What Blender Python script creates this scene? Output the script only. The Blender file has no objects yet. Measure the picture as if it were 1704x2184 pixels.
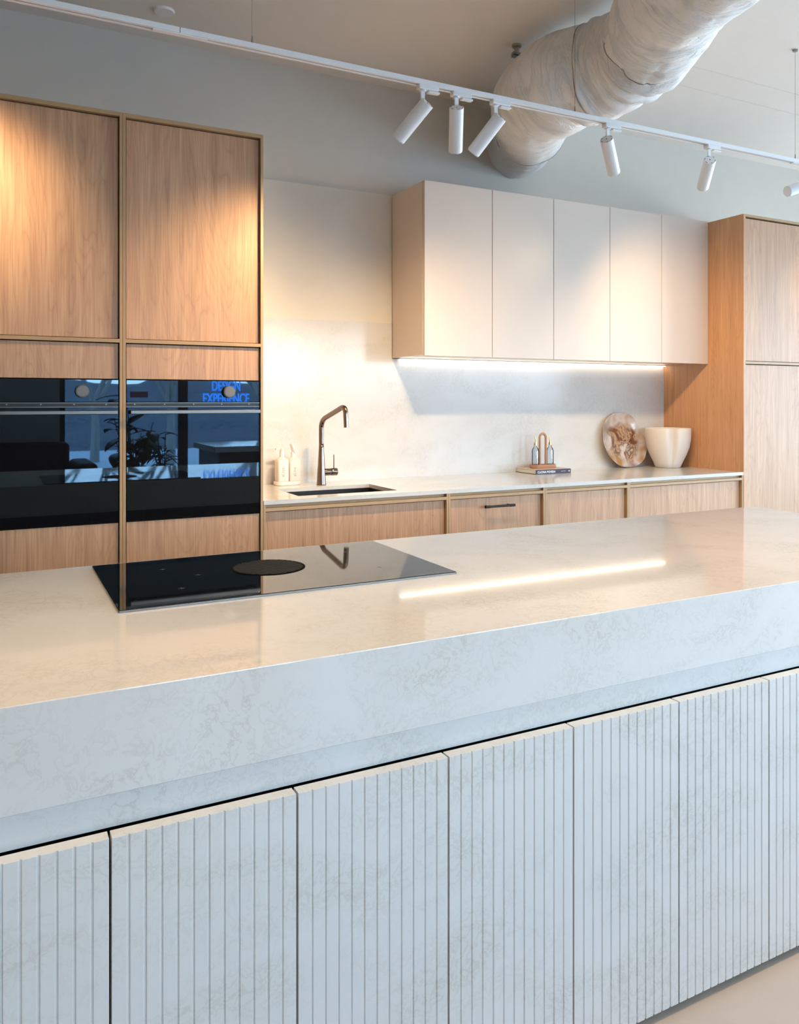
import bpy, bmesh, math, random
from math import sin, cos, pi, radians as R, atan2, sqrt
from mathutils import Vector, Matrix, noise as mnoise

random.seed(7)
S = bpy.context.scene
COL = S.collection

# ------------------------------------------------------------------ camera
CAM_H = 1.39
cam_d = bpy.data.cameras.new('camera')
cam = bpy.data.objects.new('camera', cam_d); COL.objects.link(cam)
cam.location = (0, 0, CAM_H)
YAW = math.atan(862 / 1678)
cam.rotation_euler = (R(90), 0, -YAW)
cam_d.sensor_fit = 'VERTICAL'
cam_d.sensor_height = 24.0
cam_d.lens = 24.0 * 1678 / 2184
cam_d.shift_y = (855 - 1092) / 2184
cam_d.clip_start = 0.02
S.camera = cam

# ------------------------------------------------------------------ world, exposure, daylight
S.view_settings.view_transform = 'Standard'
S.view_settings.look = 'None'
S.view_settings.gamma = 1.0
S.view_settings.exposure = 0.35
S.view_settings.use_curve_mapping = False
S.cycles.use_denoising = True
S.cycles.max_bounces = 8
S.cycles.diffuse_bounces = 5
S.cycles.glossy_bounces = 4
S.cycles.transparent_max_bounces = 12
S.cycles.caustics_reflective = False
S.cycles.caustics_refractive = False
S.cycles.sample_clamp_indirect = 6.0

WORLD_STRENGTH = 14.0
W = bpy.data.worlds.new('world'); S.world = W; W.use_nodes = True
wn = W.node_tree.nodes; wl = W.node_tree.links
wn.clear()
wo = wn.new('ShaderNodeOutputWorld'); wb = wn.new('ShaderNodeBackground')
tc = wn.new('ShaderNodeTexCoord'); sp = wn.new('ShaderNodeSeparateXYZ'); rp = wn.new('ShaderNodeValToRGB')
wl.new(tc.outputs['Generated'], sp.inputs[0]); wl.new(sp.outputs['Z'], rp.inputs[0])
rp.color_ramp.elements[0].position = 0.0; rp.color_ramp.elements[0].color = (0.88, 0.94, 1.0, 1)
rp.color_ramp.elements[1].position = 0.6; rp.color_ramp.elements[1].color = (0.50, 0.73, 1.0, 1)
wl.new(rp.outputs[0], wb.inputs[0]); wb.inputs[1].default_value = WORLD_STRENGTH
wl.new(wb.outputs[0], wo.inputs[0])

SPOT_W = 51.0         # one track spotlight
WARM = (1.0, 0.71, 0.40)


def portal(name, loc, rot, sx, sy):
    """guides the sky light through a window opening (gives off no light itself)"""
    l = bpy.data.lights.new(name, 'AREA'); l.shape = 'RECTANGLE'; l.size = sx; l.size_y = sy
    l.cycles.is_portal = True
    o = bpy.data.objects.new(name, l); COL.objects.link(o); o.location = loc; o.rotation_euler = rot
    return o


portal('portal_front', (4.93, -3.13, 1.31), (R(90), 0, 0), 8.5, 2.36)
portal('portal_side', (9.33, 1.15, 1.53), (R(90), 0, R(90)), 5.7, 2.8)

# ------------------------------------------------------------------ materials
MATS = {}


def nodes(name):
    m = bpy.data.materials.new(name); m.use_nodes = True
    nt = m.node_tree; n = nt.nodes; l = nt.links
    b = n.get('Principled BSDF')
    MATS[name] = m
    return m, n, l, b


def plain(name, col, rough=0.5, metal=0.0, spec=0.5, bump=0.0, bscale=60, coat=0.0, trans=0.0, ior=1.5, vary=0.03):
    m, n, l, b = nodes(name)
    tc = n.new('ShaderNodeTexCoord'); nz = n.new('ShaderNodeTexNoise')
    nz.inputs['Scale'].default_value = 9; nz.inputs['Detail'].default_value = 3
    l.new(tc.outputs['Object'], nz.inputs['Vector'])
    mx = n.new('ShaderNodeMix'); mx.data_type = 'RGBA'
    mx.inputs[6].default_value = (*[c * (1 - vary) for c in col], 1)
    mx.inputs[7].default_value = (*[min(1, c * (1 + vary)) for c in col], 1)
    l.new(nz.outputs['Fac'], mx.inputs[0]); l.new(mx.outputs[2], b.inputs['Base Color'])
    b.inputs['Roughness'].default_value = rough; b.inputs['Metallic'].default_value = metal
    b.inputs['Specular IOR Level'].default_value = spec; b.inputs['Coat Weight'].default_value = coat
    b.inputs['Transmission Weight'].default_value = trans; b.inputs['IOR'].default_value = ior
    if bump:
        nb = n.new('ShaderNodeTexNoise'); nb.inputs['Scale'].default_value = bscale; nb.inputs['Detail'].default_value = 5
        l.new(tc.outputs['Object'], nb.inputs['Vector'])
        bp = n.new('ShaderNodeBump'); bp.inputs['Strength'].default_value = bump; bp.inputs['Distance'].default_value = 0.01
        l.new(nb.outputs['Fac'], bp.inputs['Height']); l.new(bp.outputs[0], b.inputs['Normal'])
    return m


def emit(name, col, s):
    m, n, l, b = nodes(name)
    b.inputs['Base Color'].default_value = (*col, 1)
    b.inputs['Emission Color'].default_value = (*col, 1); b.inputs['Emission Strength'].default_value = s
    return m


def ramp(n, pts):
    r = n.new('ShaderNodeValToRGB')
    e = r.color_ramp.elements
    while len(e) < len(pts): e.new(0.5)
    for el, (p, c) in zip(e, pts):
        el.position = p; el.color = (*c, 1) if len(c) == 3 else c
    return r


def vmap(n, l, scale, rnd=0.0, rot=(0, 0, 0)):
    g = n.new('ShaderNodeNewGeometry')
    mp = n.new('ShaderNodeMapping'); mp.inputs['Scale'].default_value = scale; mp.inputs['Rotation'].default_value = rot
    if rnd:
        oi = n.new('ShaderNodeObjectInfo'); ml = n.new('ShaderNodeVectorMath'); ml.operation = 'ADD'
        mm = n.new('ShaderNodeMath'); mm.operation = 'MULTIPLY'; mm.inputs[1].default_value = rnd
        l.new(oi.outputs['Random'], mm.inputs[0]); l.new(g.outputs['Position'], ml.inputs[0]); l.new(mm.outputs[0], ml.inputs[1])
        l.new(ml.outputs[0], mp.inputs['Vector'])
    else:
        l.new(g.outputs['Position'], mp.inputs['Vector'])
    return mp


def oak(name, light, mid, dark, rough=0.42, rnd=7.0):
    m, n, l, b = nodes(name)
    # long flowing growth lines
    mp = vmap(n, l, (3.2, 3.2, 0.42), rnd)
    n1 = n.new('ShaderNodeTexNoise'); n1.inputs['Scale'].default_value = 1.6; n1.inputs['Detail'].default_value = 2.5
    n1.inputs['Distortion'].default_value = 0.35
    l.new(mp.outputs[0], n1.inputs['Vector'])
    mu = n.new('ShaderNodeMath'); mu.operation = 'MULTIPLY'; mu.inputs[1].default_value = 30
    l.new(n1.outputs['Fac'], mu.inputs[0])
    fr = n.new('ShaderNodeMath'); fr.operation = 'FRACT'; l.new(mu.outputs[0], fr.inputs[0])
    rr = ramp(n, [(0.0, (0.15,) * 3), (0.12, (0.75,) * 3), (0.6, (1,) * 3), (0.93, (0.62,) * 3), (1.0, (0.15,) * 3)])
    l.new(fr.outputs[0], rr.inputs[0])
    # fine vertical fibre
    mp2 = vmap(n, l, (170, 170, 4.5), rnd)
    n2 = n.new('ShaderNodeTexNoise'); n2.inputs['Scale'].default_value = 1.0; n2.inputs['Detail'].default_value = 4
    l.new(mp2.outputs[0], n2.inputs['Vector'])
    mp3 = vmap(n, l, (34, 34, 1.3), rnd)
    n3 = n.new('ShaderNodeTexNoise'); n3.inputs['Scale'].default_value = 1.0; n3.inputs['Detail'].default_value = 3
    l.new(mp3.outputs[0], n3.inputs['Vector'])
    a = n.new('ShaderNodeMix'); a.data_type = 'RGBA'; a.inputs[6].default_value = (*dark, 1); a.inputs[7].default_value = (*light, 1)
    s1 = n.new('ShaderNodeMath'); s1.operation = 'MULTIPLY'; s1.inputs[1].default_value = 0.30; l.new(rr.outputs[0], s1.inputs[0])
    r2 = ramp(n, [(0.32, (0,) * 3), (0.62, (1,) * 3)]); l.new(n2.outputs['Fac'], r2.inputs[0])
    s2 = n.new('ShaderNodeMath'); s2.operation = 'MULTIPLY_ADD'; s2.inputs[1].default_value = 0.34
    l.new(r2.outputs[0], s2.inputs[0]); l.new(s1.outputs[0], s2.inputs[2])
    r3 = ramp(n, [(0.3, (0,) * 3), (0.7, (1,) * 3)]); l.new(n3.outputs['Fac'], r3.inputs[0])
    s3 = n.new('ShaderNodeMath'); s3.operation = 'MULTIPLY_ADD'; s3.inputs[1].default_value = 0.36
    l.new(r3.outputs[0], s3.inputs[0]); l.new(s2.outputs[0], s3.inputs[2])
    l.new(s3.outputs[0], a.inputs[0]); l.new(a.outputs[2], b.inputs['Base Color'])
    b.inputs['Roughness'].default_value = rough
    bp = n.new('ShaderNodeBump'); bp.inputs['Strength'].default_value = 0.12; bp.inputs['Distance'].default_value = 0.002
    l.new(n2.outputs['Fac'], bp.inputs['Height']); l.new(bp.outputs[0], b.inputs['Normal'])
    return m


def stone(name, base, vein, rough, rot=(0, 0, 0), vstr=0.32, scale=1.0):
    m, n, l, b = nodes(name)
    mp = vmap(n, l, (scale, scale, scale), 0, rot)
    # warp
    w = n.new('ShaderNodeTexNoise'); w.inputs['Scale'].default_value = 7; w.inputs['Detail'].default_value = 4
    l.new(mp.outputs[0], w.inputs['Vector'])
    ad = n.new('ShaderNodeMixRGB'); ad.blend_type = 'LINEAR_LIGHT'; ad.inputs[0].default_value = 0.05
    l.new(mp.outputs[0], ad.inputs[1]); l.new(w.outputs['Color'], ad.inputs[2])
    n1 = n.new('ShaderNodeTexNoise'); n1.inputs['Scale'].default_value = 36; n1.inputs['Detail'].default_value = 8
    n1.inputs['Roughness'].default_value = 0.62; n1.inputs['Distortion'].default_value = 0.4
    l.new(ad.outputs[0], n1.inputs['Vector'])
    d = n.new('ShaderNodeMath'); d.operation = 'SUBTRACT'; d.inputs[1].default_value = 0.5; l.new(n1.outputs['Fac'], d.inputs[0])
    ab = n.new('ShaderNodeMath'); ab.operation = 'ABSOLUTE'; l.new(d.outputs[0], ab.inputs[0])
    r1 = ramp(n, [(0.0, (1,) * 3), (0.02, (0.5,) * 3), (0.05, (0,) * 3)]); l.new(ab.outputs[0], r1.inputs[0])
    mpk = n.new('ShaderNodeMapping'); mpk.inputs['Scale'].default_value = (1.0, 1.0, 1.8); mpk.inputs['Rotation'].default_value = (0, R(38), 0)
    l.new(mp.outputs[0], mpk.inputs['Vector'])
    k = n.new('ShaderNodeTexNoise'); k.inputs['Scale'].default_value = 3.4; k.inputs['Detail'].default_value = 5; k.inputs['Distortion'].default_value = 0.9
    l.new(mpk.outputs[0], k.inputs['Vector'])
    r2 = ramp(n, [(0.43, (0.10,) * 3), (0.66, (1,) * 3)]); l.new(k.outputs['Fac'], r2.inputs[0])
    mu = n.new('ShaderNodeMath'); mu.operation = 'MULTIPLY'; l.new(r1.outputs[0], mu.inputs[0]); l.new(r2.outputs[0], mu.inputs[1])
    m2 = n.new('ShaderNodeMath'); m2.operation = 'MULTIPLY'; m2.inputs[1].default_value = vstr; l.new(mu.outputs[0], m2.inputs[0])
    # soft clouding
    c = n.new('ShaderNodeMix'); c.data_type = 'RGBA'
    c.inputs[6].default_value = (*base, 1); c.inputs[7].default_value = (*[v * 0.955 for v in base[:2]], base[2] * 0.93, 1)
    l.new(r2.outputs[0], c.inputs[0])
    mx = n.new('ShaderNodeMix'); mx.data_type = 'RGBA'; l.new(m2.outputs[0], mx.inputs[0])
    l.new(c.outputs[2], mx.inputs[6]); mx.inputs[7].default_value = (*vein, 1)
    l.new(mx.outputs[2], b.inputs['Base Color'])
    b.inputs['Roughness'].default_value = rough
    return m


oak('oak', (0.62, 0.37, 0.215), (0.5, 0.33, 0.2), (0.32, 0.16, 0.085))
oak('oak_side', (0.66, 0.36, 0.18), (0.5, 0.33, 0.2), (0.42, 0.19, 0.085))
plain('oak_edge', (0.43, 0.27, 0.135), 0.45, vary=0.10)
stone('stone', (0.75, 0.745, 0.735), (0.38, 0.33, 0.27), 0.045)
stone('stone_wall', (0.65, 0.63, 0.61), (0.45, 0.41, 0.36), 0.13, vstr=0.34, rot=(0.3, 0.2, 0))
MATS['stone_wall'].node_tree.nodes['Principled BSDF'].inputs['Specular IOR Level'].default_value = 0.32
stone('stone_flute', (0.74, 0.735, 0.725), (0.38, 0.35, 0.31), 0.28)
plain('laminate', (0.655, 0.555, 0.475), 0.30, vary=0.01)
plain('laminate_edge', (0.50, 0.40, 0.29), 0.4)
plain('paint_wall', (0.63, 0.575, 0.50), 0.85, bump=0.03, bscale=220)
plain('paint_cream', (0.72, 0.665, 0.575), 0.8, bump=0.02, bscale=220)
plain('paint_ceiling', (0.78, 0.72, 0.655), 0.9, bump=0.03, bscale=200)
plain('paint_dark', (0.12, 0.115, 0.11), 0.8)
plain('floor_concrete', (0.56, 0.475, 0.41), 0.38, vary=0.06)
plain('white_metal', (0.82, 0.82, 0.82), 0.35)
plain('white_plastic', (0.80, 0.79, 0.78), 0.45)
plain('slot_dark', (0.035, 0.025, 0.025), 0.6)
plain('gap_shade', (0.012, 0.012, 0.014), 0.7)  # near-black colour standing for shade in gaps and under panels
plain('black_metal', (0.018, 0.017, 0.017), 0.35, metal=0.3)
plain('gun_metal', (0.23, 0.18, 0.15), 0.20, metal=1.0)
plain('steel', (0.42, 0.39, 0.35), 0.28, metal=1.0)
plain('knob_grey', (0.11, 0.11, 0.115), 0.5)
plain('knob_face', (0.16, 0.16, 0.165), 0.5)
plain('oven_trim', (0.17, 0.16, 0.15), 0.35, metal=1.0)
plain('vent_slat', (0.040, 0.035, 0.032), 0.6, spec=0.12)
plain('vent_black', (0.006, 0.006, 0.006), 0.8, spec=0.05)
plain('sink_black', (0.015, 0.015, 0.017), 0.35)
plain('ceramic', (0.72, 0.66, 0.60), 0.55, bump=0.05, bscale=150)
plain('bottle_white', (0.80, 0.70, 0.64), 0.45)
plain('print_grey', (0.36, 0.33, 0.31), 0.6)
plain('book_navy', (0.035, 0.035, 0.065), 0.5)
plain('book_cover', (0.62, 0.48, 0.38), 0.5)
plain('book_page', (0.72, 0.66, 0.58), 0.8)
plain('print_white', (0.8, 0.8, 0.8), 0.6)
plain('wood_warm', (0.44, 0.22, 0.12), 0.5, vary=0.15)
plain('gold', (0.75, 0.50, 0.16), 0.25, metal=1.0)
plain('wire', (0.32, 0.30, 0.29), 0.4, metal=0.7)
plain('sofa_red', (0.10, 0.018, 0.018), 0.8)
plain('leaf', (0.035, 0.085, 0.02), 0.45, vary=0.3)
plain('pot', (0.10, 0.10, 0.10), 0.6)
plain('bark', (0.26, 0.24, 0.22), 0.9, vary=0.3)
plain('hedge', (0.03, 0.07, 0.014), 0.9, vary=0.4)
plain('asphalt', (0.34, 0.36, 0.38), 0.6, vary=0.2)
plain('rattan', (0.07, 0.045, 0.035), 0.8)
plain('panel_dark', (0.045, 0.04, 0.04), 0.6)
plain('mullion', (0.02, 0.02, 0.022), 0.5)
plain('pink', (0.8, 0.25, 0.35), 0.6)
plain('brick_far', (0.07, 0.07, 0.08), 0.9, vary=0.9, bump=1.0, bscale=3)
emit('lens', (1.0, 0.80, 0.58), 14)
emit('led', (1.0, 0.86, 0.70), 6.0)
emit('neon', (0.04, 0.30, 1.0), 9)

# black reflective glass (ovens, cooktop)
m, n, l, b = nodes('black_glass')
b.inputs['Base Color'].default_value = (0.006, 0.006, 0.007, 1); b.inputs['Roughness'].default_value = 0.015
b.inputs['IOR'].default_value = 1.72; b.inputs['Specular Tint'].default_value = (0.46, 0.74, 1.0, 1)
m, n, l, b = nodes('cook_glass')
b.inputs['Base Color'].default_value = (0.004, 0.005, 0.007, 1); b.inputs['Roughness'].default_value = 0.03
b.inputs['IOR'].default_value = 1.9
# window pane
m, n, l, b = nodes('pane')
n.remove(b)
tr = n.new('ShaderNodeBsdfTransparent'); gl = n.new('ShaderNodeBsdfGlossy'); gl.inputs['Roughness'].default_value = 0.0
fz = n.new('ShaderNodeFresnel'); fz.inputs[0].default_value = 1.5
mxs = n.new('ShaderNodeMixShader'); l.new(fz.outputs[0], mxs.inputs[0]); l.new(tr.outputs[0], mxs.inputs[1]); l.new(gl.outputs[0], mxs.inputs[2])
tr.inputs[0].default_value = (0.86, 0.93, 0.97, 1)
l.new(mxs.outputs[0], n.get('Material Output').inputs[0])
# cruet glass
m, n, l, b = nodes('cruet_glass')
n.remove(b)
tr = n.new('ShaderNodeBsdfTransparent'); gl = n.new('ShaderNodeBsdfGlossy'); gl.inputs['Roughness'].default_value = 0.02
lw = n.new('ShaderNodeFresnel'); lw.inputs[0].default_value = 1.28
mxs = n.new('ShaderNodeMixShader'); l.new(lw.outputs[0], mxs.inputs[0]); l.new(tr.outputs[0], mxs.inputs[1]); l.new(gl.outputs[0], mxs.inputs[2])
tr.inputs[0].default_value = (0.93, 0.95, 0.96, 1)
l.new(mxs.outputs[0], n.get('Material Output').inputs[0])
# duct fabric
m, n, l, b = nodes('duct_fabric')
tcn = n.new('ShaderNodeTexCoord')
mpn = n.new('ShaderNodeMapping'); mpn.inputs['Scale'].default_value = (3.4, 1.5, 1)
l.new(tcn.outputs['UV'], mpn.inputs[0])
nz = n.new('ShaderNodeTexNoise'); nz.inputs['Scale'].default_value = 2.2; nz.inputs['Detail'].default_value = 6; nz.inputs['Distortion'].default_value = 1.2
nz.inputs['Roughness'].default_value = 0.62
l.new(mpn.outputs[0], nz.inputs['Vector'])
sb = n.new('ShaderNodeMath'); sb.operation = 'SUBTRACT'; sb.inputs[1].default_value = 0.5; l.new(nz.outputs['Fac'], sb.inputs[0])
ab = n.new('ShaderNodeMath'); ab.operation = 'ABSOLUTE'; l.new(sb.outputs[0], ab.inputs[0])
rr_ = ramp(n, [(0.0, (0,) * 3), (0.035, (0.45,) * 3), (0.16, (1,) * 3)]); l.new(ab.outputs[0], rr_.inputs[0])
rc = ramp(n, [(0.0, (0.765, 0.765, 0.76)), (0.4, (0.83, 0.81, 0.785))]); l.new(rr_.outputs[0], rc.inputs[0])  # creases darkened in the colour too, like shade in the folds
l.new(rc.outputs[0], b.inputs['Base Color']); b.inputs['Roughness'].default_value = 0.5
bp = n.new('ShaderNodeBump'); bp.inputs['Strength'].default_value = 0.65; bp.inputs['Distance'].default_value = 0.010
l.new(rr_.outputs[0], bp.inputs['Height']); l.new(bp.outputs[0], b.inputs['Normal'])
# resin of the leaning platter
m, n, l, b = nodes('resin')
tcn = n.new('ShaderNodeTexCoord')
nz = n.new('ShaderNodeTexNoise'); nz.inputs['Scale'].default_value = 5.5; nz.inputs['Detail'].default_value = 9; nz.inputs['Distortion'].default_value = 1.0
nz.inputs['Roughness'].default_value = 0.62
l.new(tcn.outputs['Object'], nz.inputs['Vector'])
rc = ramp(n, [(0.30, (0.04, 0.022, 0.018)), (0.44, (0.16, 0.07, 0.035)), (0.49, (0.45, 0.29, 0.18)), (0.53, (0.14, 0.07, 0.045)), (0.60, (0.58, 0.50, 0.44)), (0.8, (0.30, 0.17, 0.10))])
l.new(nz.outputs['Fac'], rc.inputs[0])
vd = n.new('ShaderNodeVectorMath'); vd.operation = 'LENGTH'
mpd = n.new('ShaderNodeMapping'); mpd.inputs['Location'].default_value = (0.0, 0.0, 0.02)
l.new(tcn.outputs['Object'], mpd.inputs[0]); l.new(mpd.outputs[0], vd.inputs[0])
n2 = n.new('ShaderNodeTexNoise'); n2.inputs['Scale'].default_value = 6; l.new(tcn.outputs['Object'], n2.inputs['Vector'])
adn = n.new('ShaderNodeMath'); adn.operation = 'MULTIPLY_ADD'; adn.inputs[1].default_value = 0.12; l.new(n2.outputs['Fac'], adn.inputs[0]); l.new(vd.outputs['Value'], adn.inputs[2])
re = ramp(n, [(0.17, (0,) * 3), (0.21, (1,) * 3)]); l.new(adn.outputs[0], re.inputs[0])
rim = ramp(n, [(0.36, (0.26, 0.19, 0.16)), (0.50, (0.50, 0.44, 0.41)), (0.64, (0.36, 0.20, 0.08))]); l.new(n2.outputs['Fac'], rim.inputs[0])
mx = n.new('ShaderNodeMix'); mx.data_type = 'RGBA'; l.new(re.outputs[0], mx.inputs[0]); l.new(rc.outputs[0], mx.inputs[6]); l.new(rim.outputs[0], mx.inputs[7])
l.new(mx.outputs[2], b.inputs['Base Color']); b.inputs['Roughness'].default_value = 0.12

# ------------------------------------------------------------------ building helpers
ORG = {}


class MB:
    """collects shapes (in world coordinates) into one mesh"""
    def __init__(s): s.bm = bmesh.new()

    def box(s, x0, x1, y0, y1, z0, z1):
        g = bmesh.ops.create_cube(s.bm, size=1)
        for v in g['verts']:
            v.co = Vector((x0 + (v.co.x + .5) * (x1 - x0), y0 + (v.co.y + .5) * (y1 - y0), z0 + (v.co.z + .5) * (z1 - z0)))
        return s

    def prism(s, pts, axis, a, b_):
        """extrude polygon pts (2D) along axis 'x','y','z' from a to b_"""
        def co(p, t):
            return {'z': (p[0], p[1], t), 'y': (p[0], t, p[1]), 'x': (t, p[0], p[1])}[axis]
        v0 = [s.bm.verts.new(co(p, a)) for p in pts]; v1 = [s.bm.verts.new(co(p, b_)) for p in pts]
        k = len(pts)
        s.bm.faces.new(v0[::-1]); s.bm.faces.new(v1)
        for i in range(k): s.bm.faces.new((v0[i], v0[(i + 1) % k], v1[(i + 1) % k], v1[i]))
        return s

    def cyl(s, p0, p1, r0, r1=None, seg=32, cap=True):
        r1 = r0 if r1 is None else r1
        return s.tube([p0, p1], [r0, r1], seg, cap)

    def tube(s, pts, rad, seg=16, cap=True, frames=None, rfun=None):
        pts = [Vector(p) for p in pts]
        if not isinstance(rad, (list, tuple)): rad = [rad] * len(pts)
        rings = []; up = None
        for i, p in enumerate(pts):
            t = (pts[min(i + 1, len(pts) - 1)] - pts[max(i - 1, 0)]).normalized()
            if up is None:
                ref = Vector((0, 0, 1)) if abs(t.z) < .9 else Vector((1, 0, 0))
                up = (ref - t * ref.dot(t)).normalized()
            else:
                up = (up - t * up.dot(t)).normalized()
            sd = t.cross(up)
            ring = []
            for k in range(seg):
                a = 2 * pi * k / seg
                rr = rad[i] * (rfun(i, a) if rfun else 1)
                ring.append(s.bm.verts.new(p + (up * cos(a) + sd * sin(a)) * rr))
            rings.append(ring)
        for i in range(len(rings) - 1):
            for k in range(seg):
                s.bm.faces.new((rings[i][k], rings[i][(k + 1) % seg], rings[i + 1][(k + 1) % seg], rings[i + 1][k]))
        if cap:
            s.bm.faces.new(rings[0][::-1]); s.bm.faces.new(rings[-1])
        return s

    def lathe(s, c, prof, seg=48, f=None):
        """prof = [(r,z)..] about vertical axis through c; f(theta,r,z)->r"""
        rings = []
        for (r, z) in prof:
            ring = []
            for k in range(seg):
                a = 2 * pi * k / seg
                rr = f(a, r, z) if f else r
                ring.append(s.bm.verts.new((c[0] + rr * cos(a), c[1] + rr * sin(a), c[2] + z)))
            rings.append(ring)
        for i in range(len(rings) - 1):
            for k in range(seg):
                s.bm.faces.new((rings[i][k], rings[i][(k + 1) % seg], rings[i + 1][(k + 1) % seg], rings[i + 1][k]))
        s.bm.faces.new(rings[0][::-1]); s.bm.faces.new(rings[-1])
        return s

    def build(s, name, mat, parent=None, bevel=0.0, smooth=False, seg=2, loc=None):
        bmesh.ops.recalc_face_normals(s.bm, faces=s.bm.faces)
        me = bpy.data.meshes.new(name)
        if parent is not None: org = ORG[parent.name]
        elif loc is not None: org = Vector(loc)
        else:
            co = [v.co for v in s.bm.verts]
            org = Vector(((min(c.x for c in co) + max(c.x for c in co)) / 2, (min(c.y for c in co) + max(c.y for c in co)) / 2, min(c.z for c in co)))
        for v in s.bm.verts: v.co -= org
        s.bm.to_mesh(me); s.bm.free()
        me.materials.append(MATS[mat])
        o = bpy.data.objects.new(name, me); COL.objects.link(o)
        if parent is not None: o.parent = parent
        else: o.location = org
        ORG[o.name] = org
        if smooth:
            for p in me.polygons: p.use_smooth = True
            if smooth != 'all':
                md = o.modifiers.new('edge', 'EDGE_SPLIT'); md.split_angle = R(38)
        if bevel:
            md = o.modifiers.new('bevel', 'BEVEL'); md.width = bevel; md.segments = seg; md.limit_method = 'ANGLE'; md.angle_limit = R(40)
            if smooth: o.modifiers.move(len(o.modifiers) - 1, 0)
        return o


def thing(name, loc, label, cat, group=None):
    o = bpy.data.objects.new(name, None); COL.objects.link(o); o.location = loc
    o.empty_display_size = 0.05
    ORG[o.name] = Vector(loc)
    o['label'] = label; o['category'] = cat
    if group: o['group'] = group
    return o


def tag(o, label, cat, group=None, kind=None):
    o['label'] = label; o['category'] = cat
    if group: o['group'] = group
    if kind: o['kind'] = kind
    return o


def struct(o, label=None, cat=None):
    o['kind'] = 'structure'
    if label: o['label'] = label
    if cat: o['category'] = cat
    return o


def copy_tree(o, parent=None):
    c = o.copy(); COL.objects.link(c)
    if parent is not None: c.parent = parent
    ORG[c.name] = ORG[o.name].copy()
    for ch in [k for k in bpy.data.objects if k.parent == o]: copy_tree(ch, c)
    return c


def round_path(pts, r, k=8):
    pts = [Vector(p) for p in pts]; out = [pts[0]]
    for i in range(1, len(pts) - 1):
        a = (pts[i - 1] - pts[i]); b_ = (pts[i + 1] - pts[i])
        ra = min(r, a.length * .49, b_.length * .49)
        p0 = pts[i] + a.normalized() * ra; p2 = pts[i] + b_.normalized() * ra
        for j in range(k + 1):
            t = j / k
            out.append(p0 * (1 - t) ** 2 + pts[i] * 2 * t * (1 - t) + p2 * t * t)
    out.append(pts[-1]); return out


def text(name, body, size, mat, parent, loc, rot, depth=0.0006, align='LEFT', sx=1.0, bold=0.0):
    cu = bpy.data.curves.new(name, 'FONT'); cu.body = body; cu.size = size; cu.extrude = depth; cu.align_x = align
    cu.offset = bold
    cu.materials.append(MATS[mat])
    o = bpy.data.objects.new(name, cu); COL.objects.link(o)
    if parent is not None:
        o.parent = parent; o.location = Vector(loc) - ORG[parent.name]
    else: o.location = loc
    bpy.context.view_layer.update()
    me = bpy.data.meshes.new_from_object(o)
    for v in me.vertices: v.co.x *= sx
    lo_ = o.location.copy(); bpy.data.objects.remove(o); bpy.data.curves.remove(cu)
    o = bpy.data.objects.new(name, me); COL.objects.link(o); o.location = lo_; o.rotation_euler = rot
    if parent is not None: o.parent = parent
    ORG[o.name] = Vector(loc)
    return o


# ------------------------------------------------------------------ room shell
YW = 4.20      # back wall
ZC = 3.26      # ceiling
XL_, XR_ = -3.2, 9.2
YF = -3.0      # window wall behind the camera
struct(MB().box(XL_ - .1, XR_ + .1, YF - .1, YW + .1, -0.12, 0.0).build('floor', 'floor_concrete'))
struct(MB().box(XL_ - .1, XR_ + .1, YF - .1, YW + .1, ZC, ZC + .1).build('ceiling', 'paint_ceiling'))
struct(MB().box(XL_ - .1, XR_ + .1, YW, YW + .1, 0, ZC).build('wall_back', 'paint_wall'))
struct(MB().box(XL_ - .1, XL_, YF, YW, 0, ZC).build('wall_left', 'paint_wall'))
struct(MB().box(1.08, 2.12, 4.188, YW, 0.9, 2.612).build('trim_1', 'paint_cream'))
# window wall behind the camera
w = MB().box(XL_, 0.67, YF - .12, YF, 0, ZC).box(0.67, XR_, YF - .12, YF, 2.50, ZC).box(0.67, XR_, YF - .12, YF, 0, 0.12)
struct(w.build('wall_front', 'paint_wall'))
# right-hand wall with glazing
w = MB().box(XR_, XR_ + .12, 4.0, YW, 0, ZC).box(XR_, XR_ + .12, YF, -1.7, 0, ZC).box(XR_, XR_ + .12, -1.7, 4.0, 2.95, ZC).box(XR_, XR_ + .12, -1.7, 4.0, 0, 0.12)
struct(w.build('wall_right', 'paint_wall'))


def window(n, x0, x1, y0, y1, z0, z1):
    t = 0.06
    if abs(y1 - y0) < 0.3:
        yc = (y0 + y1) / 2
        f = MB().box(x0, x0 + t, y0, y1, z0, z1).box(x1 - t, x1, y0, y1, z0, z1).box(x0 + t, x1 - t, y0, y1, z0, z0 + t).box(x0 + t, x1 - t, y0, y1, z1 - t, z1)
        p = MB().box(x0 + t, x1 - t, yc - .004, yc + .004, z0 + t, z1 - t)
    else:
        xc = (x0 + x1) / 2
        f = MB().box(x0, x1, y0, y0 + t, z0, z1).box(x0, x1, y1 - t, y1, z0, z1).box(x0, x1, y0 + t, y1 - t, z0, z0 + t).box(x0, x1, y0 + t, y1 - t, z1 - t, z1)
        p = MB().box(xc - .004, xc + .004, y0 + t, y1 - t, z0 + t, z1 - t)
    o = struct(f.build('window_%d' % n, 'mullion', bevel=.003))
    p.build('pane', 'pane', o)


xs = [0.67, 2.10, 3.15, 4.6, 6.1, 7.6, XR_]
for i in range(6): window(i + 1, xs[i], xs[i + 1], YF - .09, YF - .03, 0.12, 2.50)
ys = [-1.7, 0.2, 2.1, 4.0]
for i in range(3): window(i + 7, XR_ + .03, XR_ + .09, ys[i], ys[i + 1], 0.12, 2.95)
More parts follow.
